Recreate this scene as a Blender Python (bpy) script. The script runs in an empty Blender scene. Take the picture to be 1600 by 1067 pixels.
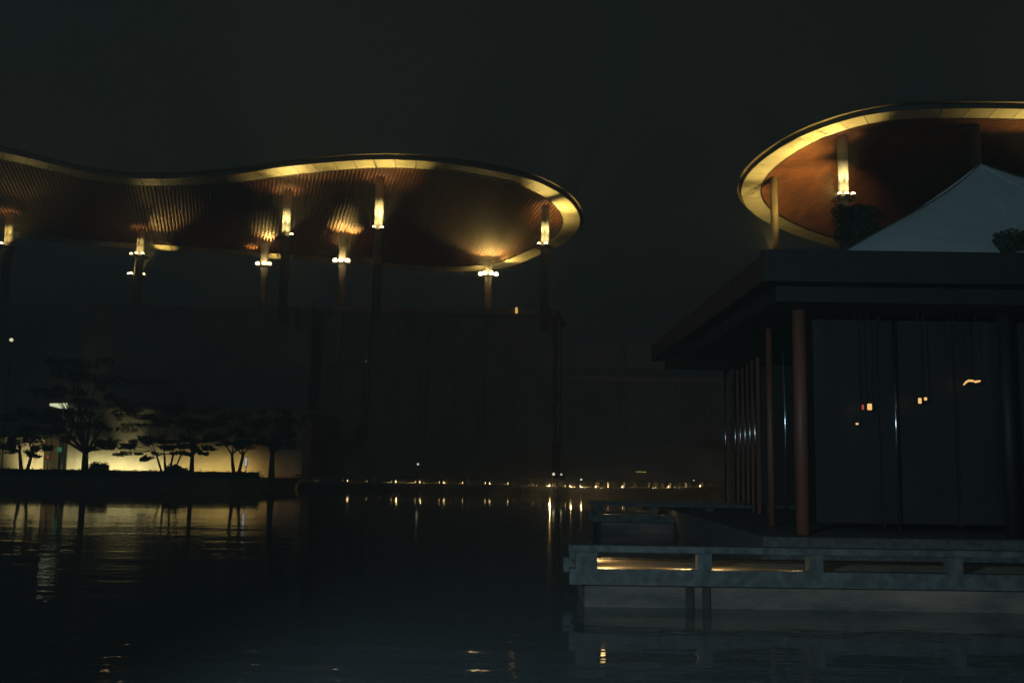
import bpy, bmesh, math, random
from mathutils import Vector, Matrix
R = math.radians
rnd = random.Random(7)
sc = bpy.context.scene
C = sc.collection

# ------------------------------------------------------------ camera
EYE = Vector((0, 0, 2.7)); F = 1555.0; PITCH = R(6.93); ROLL = R(0.85)
cd = bpy.data.cameras.new('camera'); cam = bpy.data.objects.new('camera', cd); C.objects.link(cam)
cd.sensor_width = 36; cd.lens = 35; cd.clip_end = 3000; cd.clip_start = 0.1
FW = Vector((0, math.cos(PITCH), math.sin(PITCH)))
U0 = Vector((0, -math.sin(PITCH), math.cos(PITCH))); R0 = Vector((1, 0, 0))
CR = R0*math.cos(ROLL) + U0*math.sin(ROLL)
CU = -R0*math.sin(ROLL) + U0*math.cos(ROLL)
m = Matrix((CR, CU, -FW)).transposed().to_4x4(); m.translation = EYE
cam.matrix_world = m
sc.camera = cam

# ------------------------------------------------------------ world (night sky)
w = bpy.data.worlds.new('World'); sc.world = w; w.use_nodes = True
wn = w.node_tree.nodes; bg = wn['Background']
bg.inputs[1].default_value = 1.0
_tc = wn.new('ShaderNodeTexCoord'); _n = wn.new('ShaderNodeTexNoise'); _n.inputs['Scale'].default_value = 1.6; _n.inputs['Detail'].default_value = 3
_r = wn.new('ShaderNodeValToRGB'); _r.color_ramp.elements[0].position = .3; _r.color_ramp.elements[1].position = .7      # thin night cloud
_r.color_ramp.elements[0].color = (.0051, .0072, .0066, 1); _r.color_ramp.elements[1].color = (.0060, .0083, .0076, 1)
w.node_tree.links.new(_tc.outputs['Generated'], _n.inputs['Vector']); w.node_tree.links.new(_n.outputs[0], _r.inputs[0]); w.node_tree.links.new(_r.outputs[0], bg.inputs[0])

# ------------------------------------------------------------ faint moon / city light, low behind the camera
sd = bpy.data.lights.new('low_moon', 'SUN'); sun = bpy.data.objects.new('low_moon', sd); C.objects.link(sun)
sd.energy = 0.045; sd.color = (0.60, 0.92, 1.0); sd.angle = R(1.0)
SUN_EL, SUN_AZ = R(2.2), R(-12)      # light travels toward +Y, slightly to the right
sun.rotation_euler = Vector((math.sin(R(12))*math.cos(SUN_EL), math.cos(R(12))*math.cos(SUN_EL), -math.sin(SUN_EL))).to_track_quat('-Z', 'Y').to_euler()

sc.view_settings.view_transform = 'Standard'; sc.view_settings.look = 'None'
sc.render.dither_intensity = 2.0; sc.view_settings.exposure = 0; sc.view_settings.gamma = 1
try:
    cy = sc.cycles
    cy.use_denoising = True; cy.denoiser = 'OPENIMAGEDENOISE'; cy.denoising_input_passes = 'RGB_ALBEDO_NORMAL'; cy.max_bounces = 6; cy.diffuse_bounces = 3; cy.glossy_bounces = 4
    cy.sample_clamp_indirect = 1.0; cy.use_adaptive_sampling = False
    cy.caustics_reflective = False; cy.caustics_refractive = False
except Exception: pass

# ------------------------------------------------------------ added cool fill light for tent and near bridge, behind and left of the camera
SLP = Vector((-8.5, -5.0, 5.4))
sl = bpy.data.lights.new('street_lamp_light', 'SPOT'); slo = bpy.data.objects.new('street_lamp_light', sl); C.objects.link(slo)
sl.energy = 6900; sl.color = (0.57, 0.86, 1.0); sl.spot_size = R(58); sl.spot_blend = .5; sl.shadow_soft_size = .12
slo.location = SLP + Vector((.12, .2, -.12)); slo.rotation_euler = (Vector((13, 29, 7.0))-SLP).to_track_quat('-Z', 'Y').to_euler()

# ------------------------------------------------------------ photo -> world helpers (directions of sight)
def ray(px, py):
    return (CR*(px-800) - CU*(py-533.5) + FW*F).normalized()
def atY(px, py, Y):
    d = ray(px, py); return EYE + d*(Y/d.y)
def atZ(px, py, z):
    d = ray(px, py); return EYE + d*((z-EYE.z)/d.z)
def XY(px, Y, py=722):
    return atY(px, py, Y).x

# ------------------------------------------------------------ materials
def mat(name, col, rough=.6, metal=0, emit=None, es=0, noise=None, bump=None, spec=.5, stretch=(1,1,1), trans=0):
    m = bpy.data.materials.new(name); m.use_nodes = True; nt = m.node_tree; b = nt.nodes['Principled BSDF']
    b.inputs['Base Color'].default_value = (*col, 1); b.inputs['Roughness'].default_value = rough
    b.inputs['Metallic'].default_value = metal; b.inputs['Specular IOR Level'].default_value = spec
    if trans: b.inputs['Transmission Weight'].default_value = trans
    if emit: b.inputs['Emission Color'].default_value = (*emit, 1); b.inputs['Emission Strength'].default_value = es
    if noise or bump:
        tc = nt.nodes.new('ShaderNodeTexCoord'); mp = nt.nodes.new('ShaderNodeMapping')
        mp.inputs['Scale'].default_value = stretch
        nt.links.new(tc.outputs['Object'], mp.inputs['Vector'])
    if noise:
        sc_, amt = noise[0], noise[1]; col2 = noise[2] if len(noise) > 2 else tuple(c*(1-amt) for c in col)
        n = nt.nodes.new('ShaderNodeTexNoise'); n.inputs['Scale'].default_value = sc_; n.inputs['Detail'].default_value = 6
        r = nt.nodes.new('ShaderNodeValToRGB'); r.color_ramp.elements[0].position = .35; r.color_ramp.elements[1].position = .65
        r.color_ramp.elements[0].color = (*col2, 1); r.color_ramp.elements[1].color = (*col, 1)
        nt.links.new(mp.outputs[0], n.inputs['Vector']); nt.links.new(n.outputs[0], r.inputs[0]); nt.links.new(r.outputs[0], b.inputs['Base Color'])
    if bump:
        n2 = nt.nodes.new('ShaderNodeTexNoise'); n2.inputs['Scale'].default_value = bump[0]; n2.inputs['Detail'].default_value = 4
        bp = nt.nodes.new('ShaderNodeBump'); bp.inputs['Distance'].default_value = bump[1]; bp.inputs['Strength'].default_value = 1
        nt.links.new(mp.outputs[0], n2.inputs['Vector']); nt.links.new(n2.outputs[0], bp.inputs['Height']); nt.links.new(bp.outputs[0], b.inputs['Normal'])
    return m
M = {}
M['cream'] = mat('cream_panel', (.64, .58, .42), .5, noise=(.7, .10))
M['column'] = mat('cream_column_paint', (.66, .60, .44), .5, noise=(1.5, .12))
M['batten'] = mat('red_brown_batten', (.22, .068, .022), .8, noise=(1.2, .45), stretch=(1, .25, 1))
M['ceiling'] = mat('dark_red_ceiling_board', (.05, .018, .010), .7, noise=(.6, .3))
M['rooftop'] = mat('dark_roof_metal', (.22, .23, .22), .5, noise=(.3, .3))
M['rim'] = mat('bronze_rim', (.20, .16, .10), .5, noise=(.5, .3))
M['shaft'] = mat('dark_column_cladding', (.17, .165, .15), .6, noise=(1.2, .3))  # dark colour stands in for the missing light below the lamp collars
M['tan'] = mat('weathered_tan_paint', (.30, .23, .14), .6, noise=(1.2, .3))  # column colour darkened to put shade on one column
M['darkmetal'] = mat('dark_lamp_metal', (.03, .03, .03), .5)
M['podium'] = mat('dark_stone_cladding', (.26, .26, .245), .7, noise=(.35, .35))
M['fin'] = mat('bronze_fin', (.32, .27, .22), .6, noise=(.8, .3))
M['dglass'] = mat('dark_glass', (.02, .03, .032), .12, spec=.6)
M['blind'] = mat('dark_glass_blind', (.036, .038, .043), .45, noise=(1.2, .4), stretch=(1, 1, .2))
M['shade'] = mat('closed_window_shade', (.24, .23, .22), .6, noise=(.8, .2))
M['plaster'] = mat('pale_plaster_wall', (.60, .53, .38), .8, noise=(.45, .22), bump=(3, .02))
M['stone'] = mat('grey_green_granite', (.155, .17, .168), .8, noise=(5.5, .5), bump=(14, .008))
M['decks'] = mat('pale_deck_stone', (.50, .44, .34), .7, noise=(2.5, .3), bump=(10, .004))
M['pier'] = mat('brown_stained_stone', (.34, .25, .20), .85, noise=(.5, .8, (.08, .085, .08)), bump=(6, .03), stretch=(1, 1, 3))  # paler noise patches stand in for light lying on the wall
M['moss'] = mat('mossy_pier_stone', (.07, .065, .045), .9, noise=(2, .4), bump=(8, .02))  # mossy pier stone; on one column its darkness stands in for missing light
M['bank'] = mat('dark_earth_bank', (.20, .22, .17), .95, noise=(.8, .5), bump=(2, .1))
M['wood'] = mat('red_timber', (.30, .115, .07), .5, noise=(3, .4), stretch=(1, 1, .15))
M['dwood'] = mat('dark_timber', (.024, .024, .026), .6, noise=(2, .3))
M['steel'] = mat('polished_steel', (.62, .66, .70), .16, 1)
M['steel2'] = mat('brushed_steel', (.80, .85, .90), .15, 1)
M['leaf'] = mat('dark_leaf', (.055, .085, .05), .8, noise=(.9, .5), spec=.2)
M['bark'] = mat('bark', (.13, .11, .09), .9, noise=(3, .4), bump=(9, .03))
M['tent'] = mat('white_tent_fabric', (.76, .93, .99), .8, noise=(.5, .10), bump=(1.2, .03))
M['tentpole'] = mat('grey_tent_pole', (.25, .26, .27), .4, .5)
M['lens'] = mat('lamp_lens', (.9, .8, .6), .3, emit=(1.0, .70, .30), es=16)
M['lens_dim'] = mat('dim_lamp_lens', (.9, .8, .6), .3, emit=(1.0, .62, .22), es=2.2)
M['warm'] = mat('warm_lamp_glass', (.9, .8, .6), .3, emit=(1.0, .55, .16), es=1.0)
M['warm2'] = mat('bright_warm_lamp_glass', (.9, .8, .6), .3, emit=(1.0, .68, .28), es=4)
M['panel'] = mat('lit_panel_glass', (.9, .9, .7), .3, emit=(.95, 1.0, .62), es=.95)
M['green'] = mat('green_lamp_glass', (.1, .5, .2), .3, emit=(.08, .42, .18), es=.35)
M['red'] = mat('red_lamp_glass', (.5, .1, .1), .3, emit=(.7, .10, .08), es=.6)
M['blue'] = mat('blue_white_lamp_glass', (.7, .75, .9), .3, emit=(.62, .70, 1.0), es=.8)
M['headlamp'] = mat('frosted_lamp_glass', (.9, .9, .7), .3, emit=(1.0, .92, .60), es=.9)
M['soil'] = mat('planter_concrete', (.2, .2, .19), .8, noise=(3, .3))

for k in ('lens', 'lens_dim', 'warm', 'warm2', 'green', 'red', 'blue', 'headlamp', 'panel'): M[k].cycles.emission_sampling = 'NONE'
# leaves: double light/dark and slight see-through handled by plain diffuse
def water_material():
    m = bpy.data.materials.new('dark_pond_water'); m.use_nodes = True; nt = m.node_tree; b = nt.nodes['Principled BSDF']
    b.inputs['Base Color'].default_value = (.13, .16, .165, 1); b.inputs['Roughness'].default_value = .045
    b.inputs['IOR'].default_value = 1.33
    tc = nt.nodes.new('ShaderNodeTexCoord')
    prev = None
    for scl, dist, st, rot in ((.33, .022, (.45, 1, 1), 8), (1.5, .0075, (.5, 1, 1), -14), (6.0, .0016, (.6, 1, 1), 20)):
        mp = nt.nodes.new('ShaderNodeMapping'); mp.inputs['Scale'].default_value = st; mp.inputs['Rotation'].default_value = (0, 0, R(rot))
        n = nt.nodes.new('ShaderNodeTexNoise'); n.inputs['Scale'].default_value = scl; n.inputs['Detail'].default_value = 2
        bp = nt.nodes.new('ShaderNodeBump'); bp.inputs['Distance'].default_value = dist
        nt.links.new(tc.outputs['Object'], mp.inputs[0]); nt.links.new(mp.outputs[0], n.inputs['Vector']); nt.links.new(n.outputs[0], bp.inputs['Height'])
        if prev: nt.links.new(prev.outputs[0], bp.inputs['Normal'])
        prev = bp
    geo = nt.nodes.new('ShaderNodeNewGeometry'); sep = nt.nodes.new('ShaderNodeSeparateXYZ'); mr = nt.nodes.new('ShaderNodeMapRange')
    mr.inputs['From Min'].default_value = 22; mr.inputs['From Max'].default_value = 55; mr.inputs['To Min'].default_value = 1.7; mr.inputs['To Max'].default_value = .32
    nt.links.new(geo.outputs['Position'], sep.inputs[0]); nt.links.new(sep.outputs['Y'], mr.inputs['Value'])
    for n in nt.nodes:      # sheltered, calmer water towards the far bank
        if n.type == 'BUMP': nt.links.new(mr.outputs[0], n.inputs['Strength'])
    nt.links.new(prev.outputs[0], b.inputs['Normal'])
    return m
M['water'] = water_material()

# ------------------------------------------------------------ mesh building
class MB:
    def __init__(s): s.v = []; s.f = []; s.mi = []
    def add(s, vs, fs, mi=0):
        o = len(s.v); s.v += [tuple(v) for v in vs]; s.f += [tuple(i+o for i in f) for f in fs]; s.mi += [mi]*len(fs); return s
    def box(s, c, d, rz=0, mi=0, bev=0):
        x, y, z = d[0]/2, d[1]/2, d[2]/2; cs, sn = math.cos(rz), math.sin(rz)
        if bev:
            b = bev; vs = []
            for zz, q in ((-z, b), (-z+b, 0), (z-b, 0), (z, b)):
                for a, e in ((-x+q, -y+q), (x-q, -y+q), (x-q, y-q), (-x+q, y-q)): vs.append((a, e, zz))
            fs = [(3, 2, 1, 0), (12, 13, 14, 15)]
            for k in range(3):
                for i in range(4): j = (i+1) % 4; fs.append((k*4+i, k*4+j, k*4+4+j, k*4+4+i))
        else:
            vs = [(-x,-y,-z),(x,-y,-z),(x,y,-z),(-x,y,-z),(-x,-y,z),(x,-y,z),(x,y,z),(-x,y,z)]
            fs = [(3,2,1,0),(4,5,6,7),(0,1,5,4),(1,2,6,5),(2,3,7,6),(3,0,4,7)]
        vs = [(c[0]+a*cs-e*sn, c[1]+a*sn+e*cs, c[2]+g) for a, e, g in vs]
        return s.add(vs, fs, mi)
    def tube(s, pts, rads, n=12, mi=0, cap=True):
        pts = [Vector(p) for p in pts]; vs = []; fs = []
        for k, p in enumerate(pts):
            d = (pts[min(k+1, len(pts)-1)] - pts[max(k-1, 0)]).normalized()
            a = d.cross(Vector((0, 1, 0)) if abs(d.y) < .9 else Vector((1, 0, 0))).normalized(); b = d.cross(a)
            for i in range(n):
                t = 2*math.pi*i/n; vs.append(p + (a*math.cos(t) + b*math.sin(t))*rads[k])
        for k in range(len(pts)-1):
            for i in range(n): j = (i+1) % n; fs.append((k*n+i, k*n+j, k*n+n+j, k*n+n+i))
        if cap: fs.append(tuple(range(n))[::-1]); fs.append(tuple(range((len(pts)-1)*n, len(pts)*n)))
        return s.add(vs, fs, mi)
    def sphere(s, c, r, mi=0, nu=12, nv=8, sz=1):
        vs = [(c[0], c[1], c[2]-r*sz)]; fs = []
        for k in range(1, nv):
            ph = -math.pi/2 + math.pi*k/nv
            for i in range(nu):
                t = 2*math.pi*i/nu; vs.append((c[0]+r*math.cos(ph)*math.cos(t), c[1]+r*math.cos(ph)*math.sin(t), c[2]+r*sz*math.sin(ph)))
        vs.append((c[0], c[1], c[2]+r*sz))
        for i in range(nu): fs.append((0, 1+(i+1) % nu, 1+i)); fs.append((len(vs)-1, 1+(nv-2)*nu+i, 1+(nv-2)*nu+(i+1) % nu))
        for k in range(nv-2):
            for i in range(nu): j = (i+1) % nu; fs.append((1+k*nu+i, 1+k*nu+j, 1+k*nu+nu+j, 1+k*nu+nu+i))
        return s.add(vs, fs, mi)
    def build(s, name, mats, parent=None, smooth=False):
        me = bpy.data.meshes.new(name); me.from_pydata(s.v, [], s.f)
        for k in (mats if isinstance(mats, (list, tuple)) else [mats]): me.materials.append(M[k])
        me.polygons.foreach_set('material_index', s.mi)
        if smooth: me.polygons.foreach_set('use_smooth', [True]*len(s.f))
        me.update()
        o = bpy.data.objects.new(name, me); C.objects.link(o)
        if parent is not None:
            o.parent = parent; o.matrix_parent_inverse = Matrix.Translation(-Vector(parent.location)) if parent.parent is None and parent.type == 'EMPTY' else Matrix()
        return o
def tag(o, label=None, cat=None, group=None, kind=None):
    if label: o['label'] = label
    if cat: o['category'] = cat
    if group: o['group'] = group
    if kind: o['kind'] = kind
    return o
def empty(name, loc, label, cat, group=None):
    o = bpy.data.objects.new(name, None); C.objects.link(o); o.location = loc; o.empty_display_size = .3
    return tag(o, label, cat, group)
def spot(loc, target, power, cone=80, blend=.8, col=(1, .74, .26), size=.12, parent=None):
    d = bpy.data.lights.new('uplight', 'SPOT'); o = bpy.data.objects.new('uplight', d); C.objects.link(o)
    d.energy = power; d.spot_size = R(cone); d.spot_blend = blend; d.color = col; d.shadow_soft_size = size
    o.location = loc; o.rotation_euler = (Vector(target)-Vector(loc)).to_track_quat('-Z', 'Y').to_euler()
    return o
def point(loc, power, col=(1, .62, .25), size=.03):
    d = bpy.data.lights.new('lamp_light', 'POINT'); o = bpy.data.objects.new('lamp_light', d); C.objects.link(o)
    d.energy = power; d.color = col; d.shadow_soft_size = size; o.location = loc
    return o

# ------------------------------------------------------------ setting: water, banks
MB().add([(-900, -60, 0), (900, -60, 0), (900, 1500, 0), (-900, 1500, 0)], [(0, 1, 2, 3)]).build('water', 'water')['kind'] = 'structure'
def bank(name, pts, z, foot=2.0):
    """a raised piece of land: footprint polygon with sloping sides, ragged a little at the foot"""
    n = len(pts); c = sum((Vector((*p, 0)) for p in pts), Vector())/n; vs = []; fs = []
    for p in pts: vs.append((p[0], p[1], z))
    for p in pts:
        d = Vector((p[0]-c.x, p[1]-c.y, 0)).normalized(); vs.append((p[0], p[1]-foot, -.5))
    fs.append(tuple(range(n)))
    for i in range(n): j = (i+1) % n; fs.append((i, n+i, n+j, j))
    o = MB().add(vs, fs).build(name, 'bank'); o['kind'] = 'structure'; return o
edge = [(x, 84.6 + .5*math.sin(x*.21) + .35*math.sin(x*.53+1)) for x in range(-120, -19, 3)]
bank('ground', edge + [(-18.2, 99), (80, 101.5), (420, 102), (900, 110), (900, 900), (-900, 900), (-900, 84)], 1.0)

# ------------------------------------------------------------ curved roof buildings
ZC = 22.0
def z_left(y): return EYE.z + ZC*1.234 - .155*(y - 4.24*ZC)
def z_right(y): return EYE.z + ZC*1.234 - .10*(y - 3.62*ZC)
def on_roof(px, py, zf):
    d = ray(px, py); a = zf(0); b = zf(1)-a        # z = a + b*y
    t = (a - EYE.z)/(d.z - b*d.y); return EYE + d*t
def smooth_loop(pts, step):
    n = len(pts); out = []
    for i in range(n):
        p0, p1, p2, p3 = pts[i-1], pts[i], pts[(i+1) % n], pts[(i+2) % n]
        k = max(4, int((p2-p1).length/.25))
        for j in range(k):
            t = j/k
            out.append(.5*((2*p1) + (p2-p0)*t + (2*p0-5*p1+4*p2-p3)*t*t + (3*p1-p0-3*p2+p3)*t*t*t))
    for _ in range(60): out = [(out[i-1]+out[i]*2+out[(i+1) % len(out)])*.25 for i in range(len(out))]
    L = [0]
    for i in range(len(out)): L.append(L[-1] + (out[(i+1) % len(out)]-out[i]).length)
    N = max(8, int(round(L[-1]/step))); res = []; k = 0
    for q in range(N):
        s = L[-1]*q/N
        while L[k+1] < s: k += 1
        t = (s-L[k])/max(1e-9, L[k+1]-L[k]); res.append(out[k].lerp(out[(k+1) % len(out)], t))
    return res
def offset(loop, d):
    n = len(loop); area = sum(loop[i].x*loop[(i+1) % n].y - loop[(i+1) % n].x*loop[i].y for i in range(n)); s = 1 if area > 0 else -1
    out = []
    for i in range(n):
        t = (loop[(i+1) % n]-loop[i-1]).normalized(); out.append(loop[i] + Vector((t.y, -t.x))*(s*d))
    return out
def strip(mb, A, B, za, zb, mi=0):
    n = len(A); vs = [(p.x, p.y, za(p.y)) for p in A] + [(p.x, p.y, zb(p.y)) for p in B]
    mb.add(vs, [(i, (i+1) % n, n+(i+1) % n, n+i) for i in range(n)], mi)

def curved_roof(bld, px_outline, zf, az, pitch=.27, hw=.055):
    pts = [on_roof(x, y, zf) for x, y in px_outline]; pts = [Vector((p.x, p.y)) for p in pts]
    SEG = .5; loop = smooth_loop(pts, SEG)
    if sum(loop[i].x*loop[(i+1) % len(loop)].y - loop[(i+1) % len(loop)].x*loop[i].y for i in range(len(loop))) < 0: loop.reverse()
    while len(loop) % 4: loop = loop[:-1]
    inner = offset(loop, -1.75)
    # cream soffit band of panels, 4 segments per panel (2 m), open joints between
    mb = MB()
    for k in range(0, len(loop), 4):
        for q in range(4):
            i, j = k+q, (k+q+1) % len(loop)
            a0, a1, b0, b1 = loop[i], loop[j], inner[i], inner[j]
            if q == 3: a1 = a1.lerp(a0, .13); b1 = b1.lerp(b0, .13)
            lo = [(p.x, p.y, zf(p.y)) for p in (a0, a1, b1, b0)]; hi = [(p.x, p.y, zf(p.y)+.05) for p in (a0, a1, b1, b0)]
            mb.add(lo+hi, [(3, 2, 1, 0), (4, 5, 6, 7), (0, 1, 5, 4), (2, 3, 7, 6)] + ([(3, 0, 4, 7)] if q == 0 else []) + ([(1, 2, 6, 5)] if q == 3 else []))
    mb.build('soffit_band', 'cream', bld)
    # ceiling board above the battens
    n = len(loop); brd = offset(loop, .0)
    mb = MB(); mb.add([(p.x, p.y, zf(p.y)+.30) for p in brd], [tuple(range(n))[::-1]]); mb.build('ceiling', 'ceiling', bld)
    # battens clipped to the inner outline
    dv = Vector((math.sin(az), math.cos(az))); nv = Vector((dv.y, -dv.x)); cl = offset(loop, -1.87)
    u = [p.dot(nv) for p in cl]; v = [p.dot(dv) for p in cl]; mb = MB()
    s = min(u)+.1
    while s < max(u):
        xs = []
        for i in range(n):
            j = (i+1) % n
            if (u[i]-s)*(u[j]-s) < 0: xs.append(v[i] + (v[j]-v[i])*(s-u[i])/(u[j]-u[i]))
        xs.sort()
        for a, b in zip(xs[::2], xs[1::2]):
            if b-a < .3: continue
            vs = []
            for vv in (a, b):
                for du, dz in ((-hw, .08), (hw, .08), (hw, .28), (-hw, .28)):
                    p = nv*(s+du) + dv*vv; vs.append((p.x, p.y, zf(p.y)+dz))
            mb.add(vs, [(0, 1, 2, 3)[::-1], (4, 5, 6, 7), (0, 4, 5, 1)[::-1], (1, 5, 6, 2)[::-1], (3, 7, 4, 0)[::-1]])
        s += pitch
    mb.build('ceiling_battens', 'batten', bld)
    # inner trim, fascia, rim and roof top
    mb = MB(); i1 = offset(loop, -1.76); i2 = offset(loop, -1.84)
    strip(mb, i1, i1, lambda y: zf(y)-.03, lambda y: zf(y)+.3); strip(mb, i2, i1, lambda y: zf(y)-.03, lambda y: zf(y)-.03)
    mb.build('ceiling_trim', 'darkmetal', bld)
    f1 = offset(loop, .05); f2 = offset(loop, .42); f3 = offset(loop, .60); f4 = offset(loop, -2.5)
    mb = MB(); strip(mb, f1, f1, lambda y: zf(y)-.05, lambda y: zf(y)+.30)
    strip(mb, f1, loop, lambda y: zf(y)-.05, lambda y: zf(y)-.05); strip(mb, loop, loop, lambda y: zf(y)-.05, lambda y: zf(y)+.1)
    mb.build('fascia', 'rooftop', bld)
    mb = MB(); strip(mb, f1, f2, lambda y: zf(y)+.30, lambda y: zf(y)+.33); strip(mb, f2, f2, lambda y: zf(y)+.33, lambda y: zf(y)+.40)
    strip(mb, f2, f4, lambda y: zf(y)+.40, lambda y: zf(y)+.75)
    mb.add([(p.x, p.y, zf(p.y)+.75) for p in f4], [tuple(range(n))])
    mb.build('roof', 'rim', bld)
    return loop

RING = .95
def column(bld, px, pyc, zf, Y=None, zc=ZC, r=.42, lit=(), dark=(), base=16.0, lensr=.17, kind='column'):
    c = atY(px, pyc, Y) if Y else atZ(px, pyc, EYE.z+zc)
    z0 = c.z; x, y = c.x, c.y
    mb = MB(); zt = zf(y)+.28
    n = 28; mb.tube([(x, y, z0-.21), (x, y, zt)], [r, r], n)
    col = mb.build('column', kind, bld, True)
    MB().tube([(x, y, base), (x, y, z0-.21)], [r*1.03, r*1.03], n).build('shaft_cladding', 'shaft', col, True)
    mb = MB(); mb.tube([(x, y, z0-.22), (x, y, z0-.05)], [r*1.25, r*1.25], n)
    for k in range(32):      # ring rail
        a0, a1 = 2*math.pi*k/32, 2*math.pi*(k+1)/32
        mb.tube([(x+RING*math.cos(a0), y+RING*math.sin(a0), z0-.16), (x+RING*math.cos(a1), y+RING*math.sin(a1), z0-.16)], [.05, .05], 6)
    for k in range(6):
        a = k*math.pi/3+.3; mb.tube([(x+r*math.cos(a), y+r*math.sin(a), z0-.16), (x+RING*math.cos(a), y+RING*math.sin(a), z0-.16)], [.04, .04], 6)
    mb.build('collar', 'darkmetal', col)
    lamps = [(max(-1, min(1, dx*y/F/RING)), True) for dx in lit]
    for s_, on in lamps + [(d, False) for d in dark]:
        a = math.asin(s_); back = (not on)
        lx, ly = x + RING*math.sin(a), y - RING*math.cos(a)*(-1 if back else 1)
        mb = MB(); mb.tube([(lx, ly, z0-.24), (lx, ly, z0-.1), (lx, ly, z0+.06)], [.06, .15, .17], 12, 0)
        if on: mb.sphere((lx, ly, z0+.08), lensr, 1, 12, 8)
        mb.build('lamp', ['darkmetal', 'lens'], col, False)
    return Vector((x, y, z0))

left = empty('curved_roof_building', (XY(480, 98), 98, 1.0), 'long dark building at left under a wavy roof with lit cream rim and slatted ceiling', 'building')
OUT_L = [(-330, 226), (-220, 214), (-120, 216), (-50, 226), (0, 236.5), (55, 249), (111, 263.5), (168, 275), (225, 279.5), (282, 278), (330, 275), (378, 271), (420, 263.5), (480, 256.6), (544, 251), (587, 248.8), (640, 249.5),
         (665, 251), (703, 255.5), (746, 262), (777, 267.5), (811, 274.5), (836, 282), (861, 293.1), (885, 308.8), (900, 325), (907, 343), (903, 360), (888, 375), (868, 387), (843, 397), (811, 412), (782, 420), (723.5, 424),
         (660, 423), (600, 418), (540, 412), (468, 407), (420, 403), (340, 396.5), (255, 391), (150, 384), (60, 374), (-60, 360), (-200, 345), (-330, 320), (-400, 270)]
loopL = curved_roof(left, OUT_L, z_left, R(-15.5), .36, .075)
right = empty('curved_roof_building', (XY(1400, 88), 88, 1.0), 'dark building at right whose rounded lit roof rises behind the grey-blue tent', 'building')
OUT_R = [(1157.5, 296), (1168, 272), (1192, 249), (1225, 226.5), (1255, 210), (1300, 193.5), (1342, 181), (1390, 173.5), (1450, 169.5), (1522, 169), (1600, 170), (1720, 176), (1860, 196), (1980, 240), (2000, 300), (1930, 360), (1780, 400), (1600, 412),
         (1450, 407), (1360, 398), (1300, 385), (1264, 374), (1240, 366), (1207, 351.5), (1180, 336), (1162, 317)]
loopR = curved_roof(right, OUT_R, z_right, R(78), .30)

def uplights(p, wash, towards_px, bld_zf, extra=(), colw=(1, .80, .36)):
    """lamps on a column's ring: some graze the shaft, others point at the ceiling"""
    for a in (-.75, .55):
        q = Vector((p.x + RING*math.sin(a), p.y - RING*math.cos(a), p.z+.40))
        if wash: spot(q, (p.x, p.y, p.z+5.2), wash*1.9, 46, 1.0, colw, .08); spot(q, (p.x, p.y, p.z+1.3), wash*.10, 100, 1.0, colw, .08)
    for (tx, ty, pw, cone) in extra:
        t = on_roof(tx, ty, bld_zf); d = Vector((t.x-p.x, t.y-p.y)).normalized()
        s = Vector((p.x+d.x*RING, p.y+d.y*RING, p.z+.45)); spot(s, t, pw, cone, 1.0, (1, .71, .19), .10)

c = column(left, 13, 385, z_left, lit=(-13, -4), dark=(-.5, .6)); uplights(c, 260, 0, z_left, [(50, 246, 837, 60)], (1, .70, .22))
c = column(left, 219, 400, z_left, lit=(-11, -1, 8), dark=(.3,)); uplights(c, 200, 0, z_left, [(256, 284, 850, 32), (150, 273, 60, 50)], (1, .74, .26))
c = column(left, 214.5, 431, z_left, Y=112, lit=(-10, -5, 12), dark=(.3,), r=.38); uplights(c, 0, 0, z_left, [(258, 351, 6300, 30), (256, 386, 1395, 42)])
c = column(left, 447, 370, z_left, lit=(11,), dark=(-.95, -.4, .5)); uplights(c, 480, 0, z_left, [(436, 261, 2200, 44), (440, 285, 600, 100), (455, 261, 1488, 50), (505, 258, 2046, 56)])
c = column(left, 591.5, 360, z_left, lit=(-5, 7), dark=(.0, .7)); uplights(c, 480, 0, z_left, [(545, 254, 1767, 56), (600, 276, 700, 100), (590, 253, 1581, 50), (630, 254, 2418, 54)])
c = column(left, 851.5, 385, z_left, lit=(-10, 1), dark=(.5, .9)); uplights(c, 480, 0, z_left, [(886, 322, 2604, 62), (852, 294, 2139, 46), (862, 336, 1500, 110)])
c = column(left, 413, 415, z_left, lit=(-8, 3, 10), dark=(.2,), lensr=.22); uplights(c, 40, 0, z_left, [(420, 374, 6500, 36), (414, 370, 1800, 50), (432, 402, 750, 50), (395, 388, 1350, 50)])
c = column(left, 535, 410, z_left, lit=(-10, 0, 10), dark=(.2,), lensr=.25); uplights(c, 26, 0, z_left, [(530, 359, 7500, 40), (551, 363, 7000, 36), (538, 352, 2600, 36), (530, 380, 375, 60)])
c = column(left, 763, 430, z_left, lit=(-12, -5.5, 5.5, 12.5), dark=(.2,), lensr=.25); uplights(c, 0, 0, z_left, [(751, 393, 5200, 66), (775, 395, 5200, 66), (757, 374, 1300, 30), (800, 404, 1800, 80), (742, 421, 300, 80)])
c = column(right, 1318, 309, z_right, lit=(-11, -1, 10), dark=(.6,)); uplights(c, 440, 0, z_right, [(1330, 188, 2200, 60), (1275, 208, 3600, 64), (1235, 240, 1800, 56), (1240, 322, 3800, 76), (1262, 235, 5000, 60), (1225, 290, 5000, 70)])
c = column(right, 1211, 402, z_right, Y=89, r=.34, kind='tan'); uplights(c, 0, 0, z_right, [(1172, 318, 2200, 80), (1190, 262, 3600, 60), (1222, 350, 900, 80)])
c = column(right, 1526, 300, z_right, r=.42, dark=(-.8, -.3, .4, .9), kind='moss')  # unlit column, its shade put into the dark material
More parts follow.
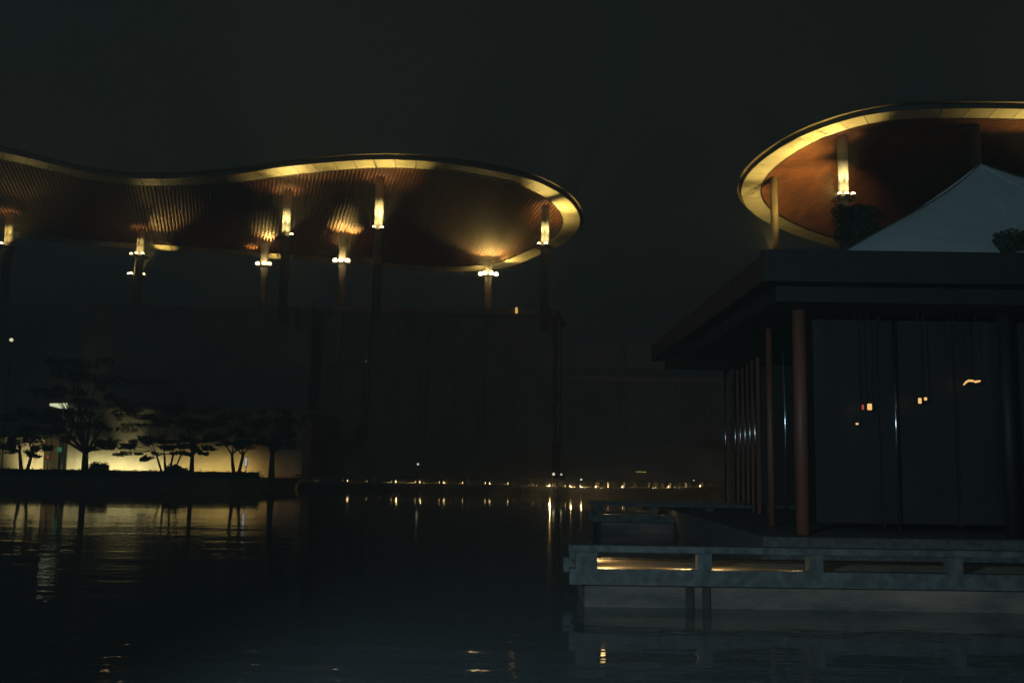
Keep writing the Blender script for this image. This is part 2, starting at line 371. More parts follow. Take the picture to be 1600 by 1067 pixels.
c = column(right, 1668, 300, z_right, r=.42, lit=(-5, 6), dark=(.9,)); uplights(c, 200, 0, z_right, [(1615, 178, 3200, 80)])
# light from the unseen lamps on the far side of the first column pair, on the shaft of the dark one
p = atY(1211, 402, 89); spot((p.x-1.0, p.y-1.6, p.z-1.5), (p.x, p.y, p.z+3), 70, 60, .9, (1, .58, .20))

# podiums
def podium(bld, foot, z0, z1, fins=3.0, skip=()):
    n = len(foot); mb = MB()
    vs = [(x, y, z0) for x, y in foot] + [(x, y, z1) for x, y in foot]
    mb.add(vs, [(i, (i+1) % n, n+(i+1) % n, n+i) for i in range(n)] + [tuple(range(n, 2*n))]); mb.build('wall', 'podium', bld)
    mb = MB()
    for i in range(n):
        a, b = Vector(foot[i]), Vector(foot[(i+1) % n]); d = b-a
        if d.length < 3 or (a.y+b.y)/2 > 112 or i in skip: continue
        rz = math.atan2(d.y, d.x); mid = (a+b)/2; nrm = Vector((d.y, -d.x)).normalized()
        MB().box((mid.x+nrm.x*.15, mid.y+nrm.y*.15, z1+.25), (d.length+.5, .6, .6), rz).build('parapet', 'fin', bld)
        for k in range(1, int(d.length/fins)):
            q = a + d*(k*fins/d.length); MB().box((q.x+nrm.x*.2, q.y+nrm.y*.2, (z0+z1)/2+1.8), (.22, .5, z1-z0-3.8), rz).build('fin', 'fin', bld)
    for i in range(n):
        a, b = Vector(foot[i]), Vector(foot[(i+1) % n]); d = b-a
        if d.length < 8 or (a.y+b.y)/2 > 112 or i in skip: continue
        nrm = Vector((d.y, -d.x)).normalized(); rz = math.atan2(d.y, d.x); c = 0
        for lv in range(3):
            k = 0
            while (k+1)*6 < d.length:
                q = a + d*((k+.5)*6/d.length); h = 2.6
                MB().box((q.x+nrm.x*.05, q.y+nrm.y*.05, z0+5.2+lv*4.0), (4.9, .2, h), rz).build('window', 'shade', bld); k += 1
X = XY
podium(left, [(X(-420, 101), 101), (X(478, 101), 101), (X(480, 104), 104), (X(862, 104), 104), (X(880, 106), 112), (X(870, 112), 122), (X(-420, 122), 122)], 1.0, 18.2, skip=(0,))
podium(right, [(X(1175, 88), 88), (X(1900, 88), 88), (X(1900, 112), 112), (X(1175, 112), 108)], 1.0, 17.5)
link = empty('low_building', (X(1020, 108), 108, 1), 'dark flat roofed block behind the bridge between the two curved roof buildings', 'building')
podium(link, [(X(884, 107), 107), (X(1200, 107), 107), (X(1200, 120), 120), (X(884, 120), 120)], 1.0, 11.5)

# the plain lit wall at the foot of the left building
lw = empty('plaster_building', (X(290, 94.5), 94.5, 1.0), 'low plastered building behind the trees, its pale wall lit warm yellow', 'building')
xa, xb = X(100, 94), X(470, 94)
MB().box(((xa+xb)/2, 96.6, 4.1), (xb-xa, 4.0, 6.2)).build('wall', 'plaster', lw)
MB().box(((xa+xb)/2, 96.4, 7.35), (xb-xa+.8, 5.0, .3)).build('roof', 'rooftop', lw)
xa2, xb2 = X(-60, 94), X(64, 94)
sh = empty('plaster_building', (X(0, 94.5), 94.5, 1.0), 'small low plastered hut at the left edge, lit low between the trunks', 'building')
MB().box(((xa2+xb2)/2, 96, 2.7), (xb2-xa2, 3, 3.4)).build('wall', 'plaster', sh)
MB().box(((xa2+xb2)/2, 95.9, 4.5), (xb2-xa2+.6, 3.6, .2)).build('roof', 'rooftop', sh)
for px, pw, col in ((108, 60, (1, .93, .50)), (135, 75, (1, .93, .49)), (165, 90, (1, .92, .48)), (195, 100, (1, .92, .48)), (228, 70, (1, .90, .45)), (262, 45, (1, .80, .34)), (295, 50, (1, .76, .28)), (330, 60, (1, .75, .25)), (365, 50, (1, .73, .25)), (395, 20, (1, .64, .2)), (440, 3, (1, .6, .3))):
    x = X(px, 93); spot((x, 92.5, 1.15), (x, 94.5, 1.5), pw*4.2, 105, .9, col, .12)
spot((X(190, 92), 92.0, 1.2), (X(196, 94), 94.5, 5.6), 260, 50, 1.0, (1, .93, .50), .15)
for px, pw in ((8, 14), (25, 60), (50, 40)):
    x = X(px, 91.5); spot((x, 92.4, 1.3), (x, 94.4, 2.2), pw*5, 110, .9, (1, .86, .42), .1)

# ------------------------------------------------------------ trees on the left bank
def leaf_cloud(mb, c, rx, ry, rz, n, size=.16):
    for _ in range(n):
        while True:
            a, b, d = rnd.uniform(-1, 1), rnd.uniform(-1, 1), rnd.uniform(-1, 1)
            q = a*a+b*b+d*d
            if q < 1 and (q > .25 or rnd.random() < .35): break
        p = Vector((c[0]+a*rx, c[1]+b*ry, c[2]+d*rz))
        s = size*rnd.uniform(.6, 1.5); u = Vector((rnd.gauss(0, 1), rnd.gauss(0, 1), rnd.gauss(0, .5))).normalized(); v = u.cross(Vector((rnd.gauss(0, 1), rnd.gauss(0, 1), rnd.gauss(0, 1)))).normalized()
        mb.add([p-u*s, p+v*s*.5, p+u*s, p-v*s*.5], [(0, 1, 2, 3)])
def tree(name, Y, base_px, pads, label, stems=((0, .26),), forks=4, group='trees on the left bank', fill=1.0, size=.16, z0=1.0):
    bx = X(base_px, Y); t = empty(name, (bx, Y, z0), label, 'tree', group)
    mb = MB(); lf = MB()
    cs = []
    for (cx, cy, rx, ry) in pads:
        c = atY(cx, cy, Y + rnd.uniform(-.9, .9)); sx = rx/F*Y; sz = ry/F*Y; cs.append((c, sx, sz))
    for si, (lean, r) in enumerate(stems):
        top = Vector((bx+lean*1.3, Y, z0+2.0)); b0 = Vector((bx+lean*.2, Y, z0-.3))
        mb.tube([b0, b0.lerp(top, .5)+Vector((.06*lean, .03, 0)), top], [r*1.25, r, r*.8], 10)
        for k, (c, sx, sz) in enumerate(cs):
            if k % len(stems) != si: continue
            end = c + Vector((0, 0, -.2*sz)); m1 = top.lerp(end, .45) + Vector((rnd.uniform(-.2, .2), rnd.uniform(-.2, .2), .25))
            mb.tube([top, m1, end], [r*.55, r*.32, r*.12], 7)
            for q in range(forks):
                e = c + Vector((rnd.uniform(-.8, .8)*sx, rnd.uniform(-.7, .7)*sx, rnd.uniform(-.2, .6)*sz)); m2 = m1.lerp(e, .55)+Vector((0, 0, .12))
                mb.tube([m1, m2, e], [r*.24, r*.14, .02], 5)
    mb.build('trunk', 'bark', t)
    for c, sx, sz in cs:
        sub = max(3, int(sx*sz*2.2))
        for _ in range(sub+3):
            q = rnd.random(); k_ = rnd.uniform(.18, .5)
            o = Vector((rnd.gauss(0, .52)*sx, rnd.uniform(-.6, .6)*sx, rnd.uniform(-.5, .5)*sz + (rnd.random()**2)*.5*q))
            leaf_cloud(lf, c+o, sx*k_, sx*k_, max(.12, sz*rnd.uniform(.3, .6)), int(260*fill*k_*max(.5, sx*.6)), size*rnd.uniform(.55, .95))
    lf.build('crown', 'leaf', t)
    return t
tree('pine_tree', 88, 133, [(88, 684, 36, 9), (150, 699, 36, 7), (168, 690, 22, 8), (122, 668, 34, 9), (158, 668, 16, 8), (112, 645, 40, 12), (145, 630, 36, 12), (88, 612, 44, 16), (150, 595, 50, 18), (120, 570, 40, 16), (85, 655, 40, 12)],
     'tallest tree on the left bank, thick trunk and layered crown before the lit wall', stems=((0, .30),))
tree('garden_tree', 88.5, 262, [(222, 693, 30, 7), (212, 708, 24, 5), (232, 718, 16, 3.5), (250, 690, 34, 8), (196, 697, 14, 4), (245, 668, 46, 10), (262, 700, 26, 5), (250, 640, 50, 14), (225, 655, 40, 10)],
     'broad low tree with several thin spreading stems beside the second round bush', stems=((-.8, .09), (-.25, .11), (.35, .10), (.9, .08)))
tree('garden_tree', 87.5, 300, [(298, 700, 27, 6), (312, 710, 17, 4), (282, 709, 14, 4), (302, 686, 30, 8), (305, 664, 42, 12), (290, 640, 42, 14)],
     'small tree with one slim straight trunk and a flat crown, right of the multi-stemmed tree', stems=((0, .20),))
tree('garden_tree', 88, 369, [(352, 692, 22, 6), (340, 684, 34, 8), (378, 697, 26, 6), (395, 690, 26, 7), (368, 680, 40, 9), (370, 655, 50, 14), (400, 668, 30, 10)],
     'tree whose trunk forks like a vase in front of the yellow part of the wall', stems=((-.3, .16), (.45, .15)), forks=6)
tree('garden_tree', 87.5, 425, [(430, 698, 26, 8), (415, 690, 26, 7), (440, 684, 28, 9), (425, 664, 42, 14), (455, 650, 30, 14)],
     'rightmost tree of the left bank, standing where the lit wall fades', stems=((0, .26),))
tree('garden_tree', 87, 38, [(14, 706, 30, 8), (50, 712, 14, 5), (34, 697, 36, 9), (66, 704, 22, 8), (20, 680, 40, 12), (55, 672, 36, 12), (-20, 690, 30, 12), (30, 650, 50, 16)],
     'leftmost tree by the picture edge, dense and dark above two small lit gaps', stems=((-.35, .16), (.5, .14)))
def bush(px, py, r, label):
    c = atY(px, py, 86.6); t = MB()
    for _ in range(26):
        a = rnd.uniform(0, 6.28); q = rnd.uniform(0, .6)*r
        leaf_cloud(t, (c.x+q*math.cos(a), c.y+q*math.sin(a), 1.1+rnd.uniform(.1, .62)*r), r*.42, r*.42, r*.36, 120, .11)
    o = t.build('round_bush', 'leaf'); return tag(o, label, 'bush', 'round clipped bushes')
bush(159.5, 724, 1.22, 'round clipped bush right of the thickest trunk')
bush(276, 727, 1.12, 'round clipped bush between the multi-stemmed tree and the slim trunk')
hg = MB(); hx = X(-120, 85.5)
while hx < X(408, 85.5):
    leaf_cloud(hg, (hx, 85.6+rnd.uniform(-.2, .3), 1.22), .5, .45, .42, 90, .09); hx += .38
# solid woody core so that no light passes through the clipped hedge
hg.box(((X(-120, 85.5)+X(404, 85.5))/2, 85.7, 1.12), (X(404, 85.5)-X(-120, 85.5), .5, .84))
tag(hg.build('hedge', 'leaf'), 'long low clipped hedge along the left bank under the trees', 'hedge')

# small lights on the left bank
def pole_lamp(px, py, Y, kind, r, label, cat='lamp', base=1.0, group=None, sz=1.0, name='lamp_post'):
    c = atY(px, py, Y); t = empty(name, (c.x, c.y, base), label, cat, group)
    mb = MB(); mb.tube([(c.x, c.y, base-.1), (c.x, c.y, c.z-r*.9)], [.05, .04], 8); mb.tube([(c.x, c.y, base-.1), (c.x, c.y, base+.12)], [.12, .10], 10); mb.build('pole', 'darkmetal', t)
    MB().sphere((c.x, c.y, c.z), r, 0, 12, 8, sz).build('lamp_globe', kind, t, True); return t
pole_lamp(18, 531, 80, 'headlamp', .15, 'tall post with a small cream light high above the left trees', 'street lamp', .3)
c = atY(91, 635.5, 93.5); t = empty('light_box', (c.x, c.y, 1.0), 'bright cream light box on posts beside the tall pine', 'light box')
mb = MB(); x0, x1 = c.x-.75, c.x+.75
mb.add([(x0, 93.4, c.z+.10), (x1, 93.4, c.z-.26), (x1, 93.4, c.z+.36), (x0, 93.4, c.z+.30), (x0, 93.7, c.z+.10), (x1, 93.7, c.z-.26), (x1, 93.7, c.z+.36), (x0, 93.7, c.z+.30)],
       [(0, 1, 2, 3), (7, 6, 5, 4), (0, 4, 5, 1), (1, 5, 6, 2), (2, 6, 7, 3), (3, 7, 4, 0)]); mb.build('lit_panel', 'panel', t)
mb = MB()
for q in (x0+.2, x1-.2): mb.tube([(q, 93.85, 1), (q, 93.85, c.z+.3)], [.06, .05], 8)
mb.build('frame', 'darkmetal', t)
def small_sign(px, py, Y, w_, h_, kind, label, cat, name):
    c = atY(px, py, Y); t = empty(name, (c.x, c.y, 1.0), label, cat)
    MB().box((c.x, c.y, c.z), (w_, .08, h_), bev=.015).build('lit_face', kind, t)
    mb = MB(); mb.tube([(c.x, c.y+.1, 1), (c.x, c.y+.1, c.z+h_/2)], [.04, .04], 8); mb.box((c.x, c.y+.07, c.z), (w_+.08, .05, h_+.08)); mb.build('post', 'darkmetal', t)
small_sign(93.5, 702, 86.4, .34, .42, 'green', 'small green lit sign left of the thickest trunk', 'sign', 'lit_sign')
small_sign(75, 714, 86.4, .16, .2, 'red', 'small red signal light low among the left trees', 'signal light', 'signal_light')
small_sign(384.5, 721, 87.2, .13, .75, 'blue', 'slim bollard with a blue-white light beside the forked tree', 'bollard light', 'bollard_light')
pole_lamp(653, 725, 96, 'headlamp', .10, 'low garden lamp with a tiny pale light behind the long bridge', 'garden lamp', .5)
small_sign(572, 565, 103.2, .16, .16, 'green', 'tiny green light on the dark facade below the long roof', 'signal light', 'signal_light')
c = atY(807, 485, 103.3); t = empty('wall_lamp', c, 'dim narrow wall lamp high on the dark facade right of the bright ring of lamps', 'wall lamp')
MB().box(c, (.26, .16, .62), bev=.04).build('lamp_glass', 'dimw' if 'dimw' in M else 'warm', t); MB().box((c.x, c.y+.14, c.z), (.36, .12, .8)).build('bracket', 'darkmetal', t)

# ------------------------------------------------------------ stone bridges with low lit balustrades
def bridge(name, path, label, width=2.2, posts=None, lamps=(), zd=.70, zr=1.17, pw=.28, piers=True, cap=.13, first_w=None, lens='lens_dim', back=True, hood=False, wset=.5, lh=.03, wallmat='pier', ls=.02):
    """path: list of (x, y) of the FRONT rail line; posts: list of distances; lamps: (distance, side, power)"""
    P = [Vector(p) for p in path]; L = [0]
    for a, b in zip(P, P[1:]): L.append(L[-1]+(b-a).length)
    def at(s):
        s = max(0, min(L[-1], s))
        for i in range(len(P)-1):
            if s <= L[i+1]+1e-6: break
        t = (s-L[i])/(L[i+1]-L[i]); d = (P[i+1]-P[i]).normalized(); return P[i].lerp(P[i+1], t), d
    br = empty(name, (P[0].x, P[0].y, 0), label, 'bridge', 'low stone bridges across the water')
    dk = MB(); rl = MB(); bm_ = MB(); wl = MB()
    for i in range(len(P)-1):
        a, b = P[i], P[i+1]; d = (b-a).normalized(); n = Vector((-d.y, d.x)); rz = math.atan2(d.y, d.x); ln = (b-a).length; mid = (a+b)/2
        dz = .004*(i % 2)
        c_ = mid + n*width/2; dk.box((c_.x, c_.y, zd-.09+dz), (ln+.0, width-.3, .18), rz)
        for off in (0, width):
            q = mid + n*off
            if off == 0 or back: rl.box((q.x, q.y, zr-cap/2+dz), (ln+.34, .30, cap), rz, bev=.015)
            bm_.box((q.x, q.y, (zd+.03+.43)/2+dz), (ln+.30, .26, zd+.03-.43), rz, bev=.01)
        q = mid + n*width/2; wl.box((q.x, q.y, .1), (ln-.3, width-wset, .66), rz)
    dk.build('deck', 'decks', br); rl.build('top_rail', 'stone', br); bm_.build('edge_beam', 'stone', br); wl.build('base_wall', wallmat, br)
    if posts is None: posts = [k*2.3 for k in range(int(L[-1]/2.3)+1)]
    for k, s in enumerate(posts):
        p, d = at(s); n = Vector((-d.y, d.x)); rz = math.atan2(d.y, d.x)
        w_ = first_w if (first_w and k == 0) else pw
        for off in ((0, width) if (back or k == 0) else (0,)):
            q = p + n*off; MB().box((q.x, q.y, (zd+zr-cap+.03)/2 - (0 if off == 0 or back else .06)), (w_, .24, zr-cap-zd-.03 - (0 if off == 0 or back else .12)), rz).build('post', 'stone', br)
    if piers:
        for s in piers if isinstance(piers, (list, tuple)) else [q for q in posts[::2]]:
            p, d = at(s); n = Vector((-d.y, d.x)); rz = math.atan2(d.y, d.x); q = p + n*(width/2)
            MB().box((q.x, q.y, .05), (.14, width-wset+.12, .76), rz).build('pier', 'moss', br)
    for (s, side, power, off) in lamps:
        p, d = at(s); n = Vector((-d.y, d.x)); q = p + d*(side*(pw/2+.05)) + n*(off*(width-.34)+.17)
        rz = math.atan2(d.y, d.x)
        lm = MB().box((q.x, q.y, zd+.22), (.06, .10, .02), rz, 0)
        if not hood: lm.box((q.x, q.y, zd+.205-lh/2), (.04, .07, lh), rz, 1)
        lm.build('lamp', ['darkmetal', lens], br)
        a_ = Vector((q.x+d.x*side*.08, q.y+d.y*side*.08, zd+.20)); spot(a_, a_+Vector((d.x*side*.55, d.y*side*.55, -1)), power*1.1, 172 if side > 0 else 118, .6, (1, .62, .24), ls)
    return br, at, L

# near section in front of the pavilion
NY = 19.35
nx0 = X(902, NY, 850)
pst = [(X(px, NY, 870)-nx0) for px in (916, 1099, 1272, 1489, 1700)]
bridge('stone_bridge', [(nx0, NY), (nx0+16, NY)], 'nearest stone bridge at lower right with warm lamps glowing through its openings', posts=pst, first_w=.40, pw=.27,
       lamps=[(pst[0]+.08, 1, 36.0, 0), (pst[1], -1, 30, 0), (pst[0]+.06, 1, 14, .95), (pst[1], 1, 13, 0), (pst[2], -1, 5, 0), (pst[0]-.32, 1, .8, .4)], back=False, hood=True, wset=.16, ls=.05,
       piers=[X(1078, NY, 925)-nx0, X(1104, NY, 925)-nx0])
# middle section
mx0 = X(931, 40, 803)
bridge('stone_bridge', [(mx0, 40), (mx0+8.5, 40)], 'short dark stone bridge beyond the nearest one with faint light at its deck', posts=[.15, 2.3, 4.5, 6.8],
       lamps=[(.15, 1, 9, 0), (2.3, -1, 3.5, 0), (2.3, 1, 3, 0), (4.5, -1, 6, 0)], hood=True)
# long far zigzag bridge
fp = [(X(466, 93), 93), (X(815, 91), 91), (X(868, 85), 85), (X(940, 84), 84), (X(1060, 88), 88), (X(1112, 96), 96)]
Pv = [Vector(p) for p in fp]
def dist_at_px(px):
    s = 0
    for a, b in zip(Pv, Pv[1:]):
        pa, pb = 800 + F*a.x/a.y, 800 + F*b.x/b.y
        if pa <= px <= pb:
            lo, hi = 0, 1
            for _ in range(30):
                md = (lo+hi)/2; q = a.lerp(b, md)
                if 800 + F*q.x/q.y < px: lo = md
                else: hi = md
            return s + (b-a).length*lo
        s += (b-a).length
    return s
ppx = [470, 508, 545, 582, 620, 657, 694, 730, 765, 800, 834, 845, 857, 889, 905, 929, 954, 979, 1017, 1050, 1073, 1098]
LP = [(508, -1, 6), (545, 1, 1), (545, -1, 2), (582, -1, 14), (620, -1, 10), (620, 1, 4), (657, -1, 14), (657, 1, 4), (694, -1, 6), (694, 1, 3), (730, -1, 3), (765, -1, 9), (800, -1, 11), (765, 1, 3), (834, -1, 12), (845, -1, 22), (857, 1, 22), (889, -1, 20), (889, 1, 26), (905, 1, 18),
      (929, 1, 14), (979, -1, 12), (979, 1, 6), (1017, 1, 12), (1050, -1, 6), (1050, 1, 16), (1073, 1, 4), (1098, -1, 5)]
bridge('stone_bridge', fp, 'long low stone bridge across the far water, dotted with small warm lights', posts=[dist_at_px(q) for q in ppx],
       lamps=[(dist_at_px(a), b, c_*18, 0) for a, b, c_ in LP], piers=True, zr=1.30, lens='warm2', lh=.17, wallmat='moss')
for px, py, Yq, r in ((865, 740.5, 90, .13), (877, 741, 90, .09), (908, 749, 86.5, .09), (1084, 751, 97, .08)):
    pole_lamp(px, py, Yq, 'headlamp', r, {865: 'round garden lamp glowing above the brightest stretch of the far bridge, the larger of two', 877: 'smaller round garden lamp just right of the larger one above the far bridge',
              908: 'small round lamp at rail height right of the brightest bridge posts', 1084: 'small round lamp near the right end of the far bridge'}[px], 'garden lamp', .5, 'round lamps by the far bridge')
c = atY(1001, 737, 99); t = empty('lit_shelf', (c.x, c.y, 1), 'thin row of small orange lights above the right half of the far bridge', 'string of lights')
for k in range(4): MB().sphere((c.x-.36+k*.26, c.y, c.z+.02*math.sin(k*2)), .055, 0, 8, 6).build('bulb', 'warm', t)
mb = MB(); mb.tube([(c.x-.5, c.y, c.z+.1), (c.x+.6, c.y, c.z+.1)], [.02, .02], 6); mb.tube([(c.x-.5, c.y, 1), (c.x-.5, c.y, c.z+.1)], [.03, .03], 6); mb.tube([(c.x+.6, c.y, 1), (c.x+.6, c.y, c.z+.1)], [.03, .03], 6); mb.build('frame', 'darkmetal', t)

# ------------------------------------------------------------ pavilion at right
PY = 26.0; PT = .92
px0 = X(1192, PY, 838)
pv = empty('glass_pavilion', (px0+7, 32, 0), 'dark glass and timber pavilion with red columns behind the nearest bridge', 'pavilion')
mb = MB(); mb.box((px0+11, 35, PT/2-.2), (22, 18, PT+.38), bev=.03); mb.box((px0+11, PY-.25, PT-.42), (22.4, .7, .3), bev=.02); mb.build('plinth', 'stone', pv)
roof_z = atY(1400, 399, 24.6).z
xl = X(1176, 26)
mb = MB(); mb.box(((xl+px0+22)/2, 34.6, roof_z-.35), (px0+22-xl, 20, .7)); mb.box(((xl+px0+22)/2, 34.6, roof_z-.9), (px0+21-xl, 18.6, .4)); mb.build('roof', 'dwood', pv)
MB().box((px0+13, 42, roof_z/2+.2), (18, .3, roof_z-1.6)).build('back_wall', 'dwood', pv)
def pcol(px, Y, w_, kind='wood', z0=PT, name='column', sq=True):
    x = X(px, Y, 700); mb = MB()
    if sq: mb.box((x, Y, (z0+roof_z-1.1)/2), (w_, w_, roof_z-1.1-z0), bev=.02)
    else: mb.tube([(x, Y, z0), (x, Y, roof_z-1.1)], [w_/2, w_/2], 20)
    return mb.build(name, kind, pv, not sq)
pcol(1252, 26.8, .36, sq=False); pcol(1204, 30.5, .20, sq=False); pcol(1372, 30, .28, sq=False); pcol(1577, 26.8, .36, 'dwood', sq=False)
pcol(1227.5, 27.2, .085, 'steel2', name='steel_post', sq=False); pcol(1401, 27.2, .06, 'steel2', name='steel_post', sq=False); pcol(1357, 29.5, .05, 'steel', name='steel_post', sq=False)
for k in range(6):        # dark glass bays between
    x0_ = X(1262, 27.4)+k*2.1
    MB().box((x0_+1.05, 27.6, 4.0), (2.0, .03, 5.6)).build('glass_pane', 'blind', pv)
    MB().box((x0_+2.1, 27.6, 4.0), (.06, .10, 5.8)).build('mullion', 'dwood', pv)
# side gallery of slim posts
gl = empty('side_gallery', (X(1160, 44), 44, 0), 'narrow gallery of slim posts left of the red pavilion columns', 'gallery')
ga, gb = X(1133, 46), X(1186, 38)
mb = MB(); mb.box(((ga+gb)/2, 42, .40), (1.6, 10, .8), bev=.02); mb.build('floor', 'stone', gl)
mb = MB(); mb.box(((ga+gb)/2+.1, 42, 7.4), (2.2, 10.5, .35)); mb.build('roof', 'dwood', gl)
for px, Y in ((1133.5, 46.5), (1149, 44), (1157, 42.6), (1164.5, 41.3), (1172, 40), (1180, 38.6)):
    x = X(px, Y, 700); g = MB(); g.tube([(x, Y, .8), (x, Y, 7.2)], [.045, .045], 14); g.build('steel_post', 'steel', gl, True)
    g = MB(); g.box((x+.14, Y+.06, 4.0), (.12, .12, 6.4)); g.build('timber_post', 'wood', gl)
# pendants inside / under the eave
def lantern(px, py, Y, w_, h_, kind, label):
    c = atY(px, py, Y); t = empty('hanging_lantern', (c.x, c.y, c.z), label, 'lantern', 'warm lanterns in the pavilion')
    MB().box(c, (w_, w_*.8, h_), bev=min(w_, h_)*.15).build('shade', kind, t)
    mb = MB(); mb.tube([(c.x, c.y, c.z+h_/2), (c.x, c.y, roof_z-1.1)], [.012, .012], 6); mb.box((c.x, c.y, c.z+h_/2+.015), (w_*1.1, w_*.9, .03)); mb.build('cord', 'darkmetal', t)
lantern(1358.5, 635.5, 27.0, .10, .17, 'warm', 'brighter upright lantern left of the thin steel post')
lantern(1348, 636, 27.0, .045, .13, 'wdim' if 'wdim' in M else 'red', 'dim narrow lantern touching the brighter upright one on its left')
lantern(1339, 662, 27.0, .06, .05, 'warm', 'lowest and faintest lantern, below the pair')
lantern(1437, 626, 27.0, .07, .15, 'warm', 'left lantern of the small pair right of the thin steel post')
lantern(1446, 623, 27.0, .06, .08, 'warm', 'right and smaller lantern of the small pair')
c = atY(1519, 597, 27.0); t = empty('strip_lamp', c, 'long crooked orange strip lamp, highest and rightmost of the pavilion lights', 'strip lamp')
mb = MB(); mb.tube([c+Vector((-.24, 0, -.08)), c+Vector((-.17, 0, .0)), c+Vector((-.10, 0, .04)), c+Vector((.03, 0, .035))], [.018, .025, .03, .03], 8); mb.tube([c+Vector((.06, 0, .01)), c+Vector((.14, 0, .02)), c+Vector((.22, 0, .04))], [.03, .03, .02], 8); mb.build('tube', 'warm', t)
mb = MB(); mb.tube([c+Vector((-.1, 0, .05)), (c.x-.1, c.y, roof_z-1.1)], [.01, .01], 6); mb.tube([c+Vector((.15, 0, .05)), (c.x+.15, c.y, roof_z-1.1)], [.01, .01], 6); mb.build('cord', 'darkmetal', t)

# ------------------------------------------------------------ tent on the pavilion roof
TY = 27.0
pL = atY(1312, 398, TY); w_ = 5.0
for _ in range(30): w_ = X(1532, TY+w_, 258)-pL.x
cx, cyy = pL.x+w_, TY+w_; zb = pL.z; za = atY(1532, 258, cyy).z
tn = empty('marquee_tent', (cx, cyy, roof_z), 'pale grey-blue pyramid tent with a pointed top above the pavilion roof', 'tent')
mb = MB(); N = 14; H = 10; vs = []
for h in range(H+1):
    t_ = h/H; rr = 1-t_; z = zb + (za-zb)*(t_**1.0)*(1-.07*math.sin(math.pi*(1-t_)))
    ring = []
    for side in range(4):
        for k in range(N):
            q = -1+2*k/N; sag = .05*(1-q*q)*rr*math.sin(math.pi*min(1, t_*1.0+.02))
            a = {0: (q, -1+sag), 1: (1-sag, q), 2: (-q, 1-sag), 3: (-1+sag, -q)}[side]
            ring.append((cx+a[0]*w_*max(rr, .004), cyy+a[1]*w_*max(rr, .004), z))
    vs += ring
n4 = 4*N; fs = [(h*n4+i, h*n4+(i+1) % n4, (h+1)*n4+(i+1) % n4, (h+1)*n4+i) for h in range(H) for i in range(n4)]
mb.add(vs, fs); mb.build('canopy', 'tent', tn, True)
mb = MB()
for side in range(4):
    ax = {0: (0, -1), 1: (1, 0), 2: (0, 1), 3: (-1, 0)}[side]; sx_ = 2*w_ if ax[0] == 0 else .02; sy_ = .02 if ax[0] == 0 else 2*w_
    mb.box((cx+ax[0]*w_, cyy+ax[1]*w_, zb-.10), (sx_, sy_, .2))
mb.build('valance', 'tent', tn)
for side in range(4):
    for q0 in (-1, -.33, .33):
        sm = []
        for h in range(H+1):
            k = int(round((q0+1)*N/2)); sm.append(Vector(vs[h*n4+side*N+k]) + Vector((0, 0, .012)))
        MB().tube(sm, [.022 if q0 == -1 else .010]*(H+1), 5).build('seam', 'tentpole' if q0 == -1 else 'tent', tn)
for a, b in ((-1, -1), (1, -1), (1, 1), (-1, 1)):
    MB().tube([(cx+a*(w_-.12), cyy+b*(w_-.12), roof_z), (cx+a*(w_-.12), cyy+b*(w_-.12), zb)], [.05, .05], 10).build('leg', 'tentpole', tn)
MB().tube([(cx, cyy, za-.1), (cx, cyy, za+.06)], [.07, .03], 10).build('finial', 'tentpole', tn)
# parapet in front of the tent
pp = empty('roof_parapet', ((xl+px0+22)/2, 24.75, roof_z), 'dark parapet edge of the pavilion roof running below the tent', 'parapet')
zt = atY(1430, 398.5, 24.75).z
MB().box(((xl+px0+22)/2, 24.75, (zt+roof_z)/2), (px0+22-xl, .2, max(.2, zt-roof_z)), bev=.02).build('panel', 'dwood', pp)
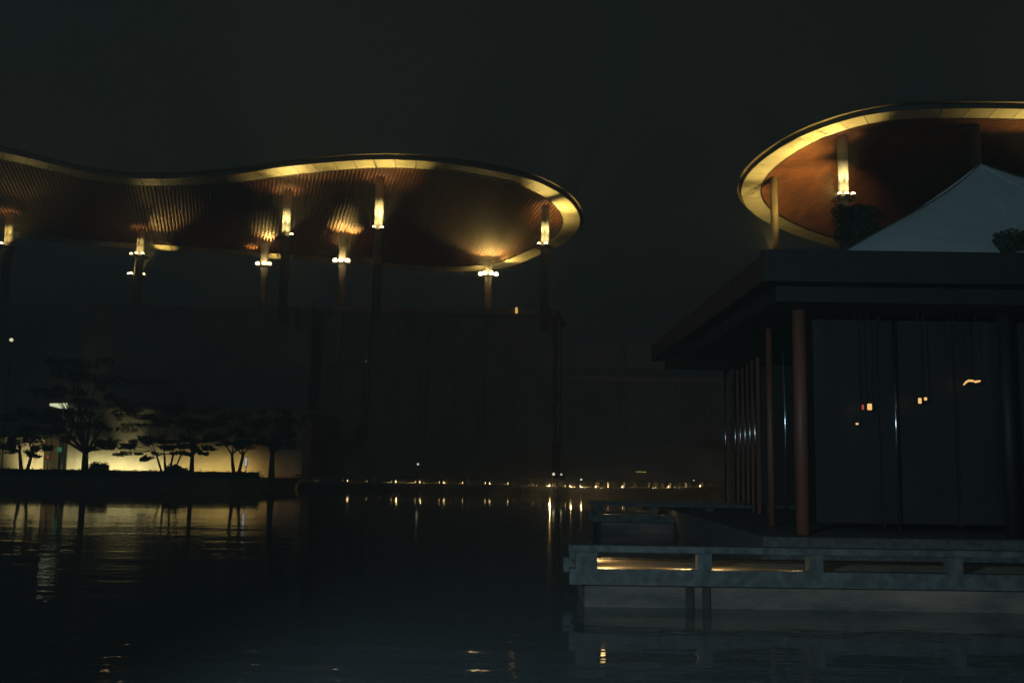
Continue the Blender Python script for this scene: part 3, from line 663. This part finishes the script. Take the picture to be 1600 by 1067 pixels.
# trees on the roof terrace
def roof_tree(px, py, Y, rx, rz_, label, n=26):
    c = atY(px, py, Y); t = empty('potted_tree', (c.x, Y, roof_z), label, 'tree', 'potted trees on the pavilion roof')
    MB().tube([(c.x, Y, roof_z), (c.x, Y, roof_z+.4)], [.28, .36], 14).build('pot', 'soil', t)
    mb = MB(); mb.tube([(c.x, Y, roof_z+.3), (c.x+.04, Y, c.z)], [.05, .03], 8)
    lf = MB()
    for _ in range(n):
        a = rnd.uniform(0, 6.28); q = rnd.random()**.5*.75
        e = Vector((c.x+q*rx*math.cos(a), Y+q*rx*math.sin(a), c.z+rnd.uniform(-.7, .75)*rz_)); mb.tube([(c.x, Y, c.z-.2*rz_), e], [.02, .008], 5)
        leaf_cloud(lf, e, rx*.34, rx*.34, rz_*.30, 110, .055)
    mb.build('trunk', 'bark', t); lf.build('crown', 'leaf', t)
roof_tree(1592, 386, 26.0, .62, .50, 'bushy potted tree covering the lower right of the tent', 30)
roof_tree(1340, 352, 34.0, .95, .85, 'potted tree left of the tent covering part of the orange ceiling', 34)

# post and head for the added fill light, unseen behind the camera
t = empty('street_lamp', (SLP.x, SLP.y-.3, 0), 'cool white street lamp on the near bank behind the viewer', 'street lamp')
mb = MB(); mb.tube([(SLP.x, SLP.y-1.2, -.2), (SLP.x, SLP.y-1.2, 5.2), (SLP.x, SLP.y-.9, 5.6), (SLP.x, SLP.y-.2, 5.65)], [.09, .06, .05, .04], 12); mb.build('pole', 'darkmetal', t)
MB().box((SLP.x, SLP.y, 5.62), (.3, .6, .14), bev=.03).build('lamp_head', 'darkmetal', t)

m = bpy.data.materials.new('night_haze'); m.use_nodes = True; nt = m.node_tree; nt.nodes.remove(nt.nodes['Principled BSDF'])  # haze volume added to lift the dark tones towards the sky
v = nt.nodes.new('ShaderNodeVolumePrincipled'); v.inputs['Color'].default_value = (.92, .95, .95, 1); v.inputs['Density'].default_value = .0042; v.inputs['Anisotropy'].default_value = .5
nt.links.new(v.outputs[0], nt.nodes['Material Output'].inputs['Volume']); M['haze'] = m
MB().box((0, 150, 24), (600, 380, 52)).build('haze', 'haze')['kind'] = 'stuff'
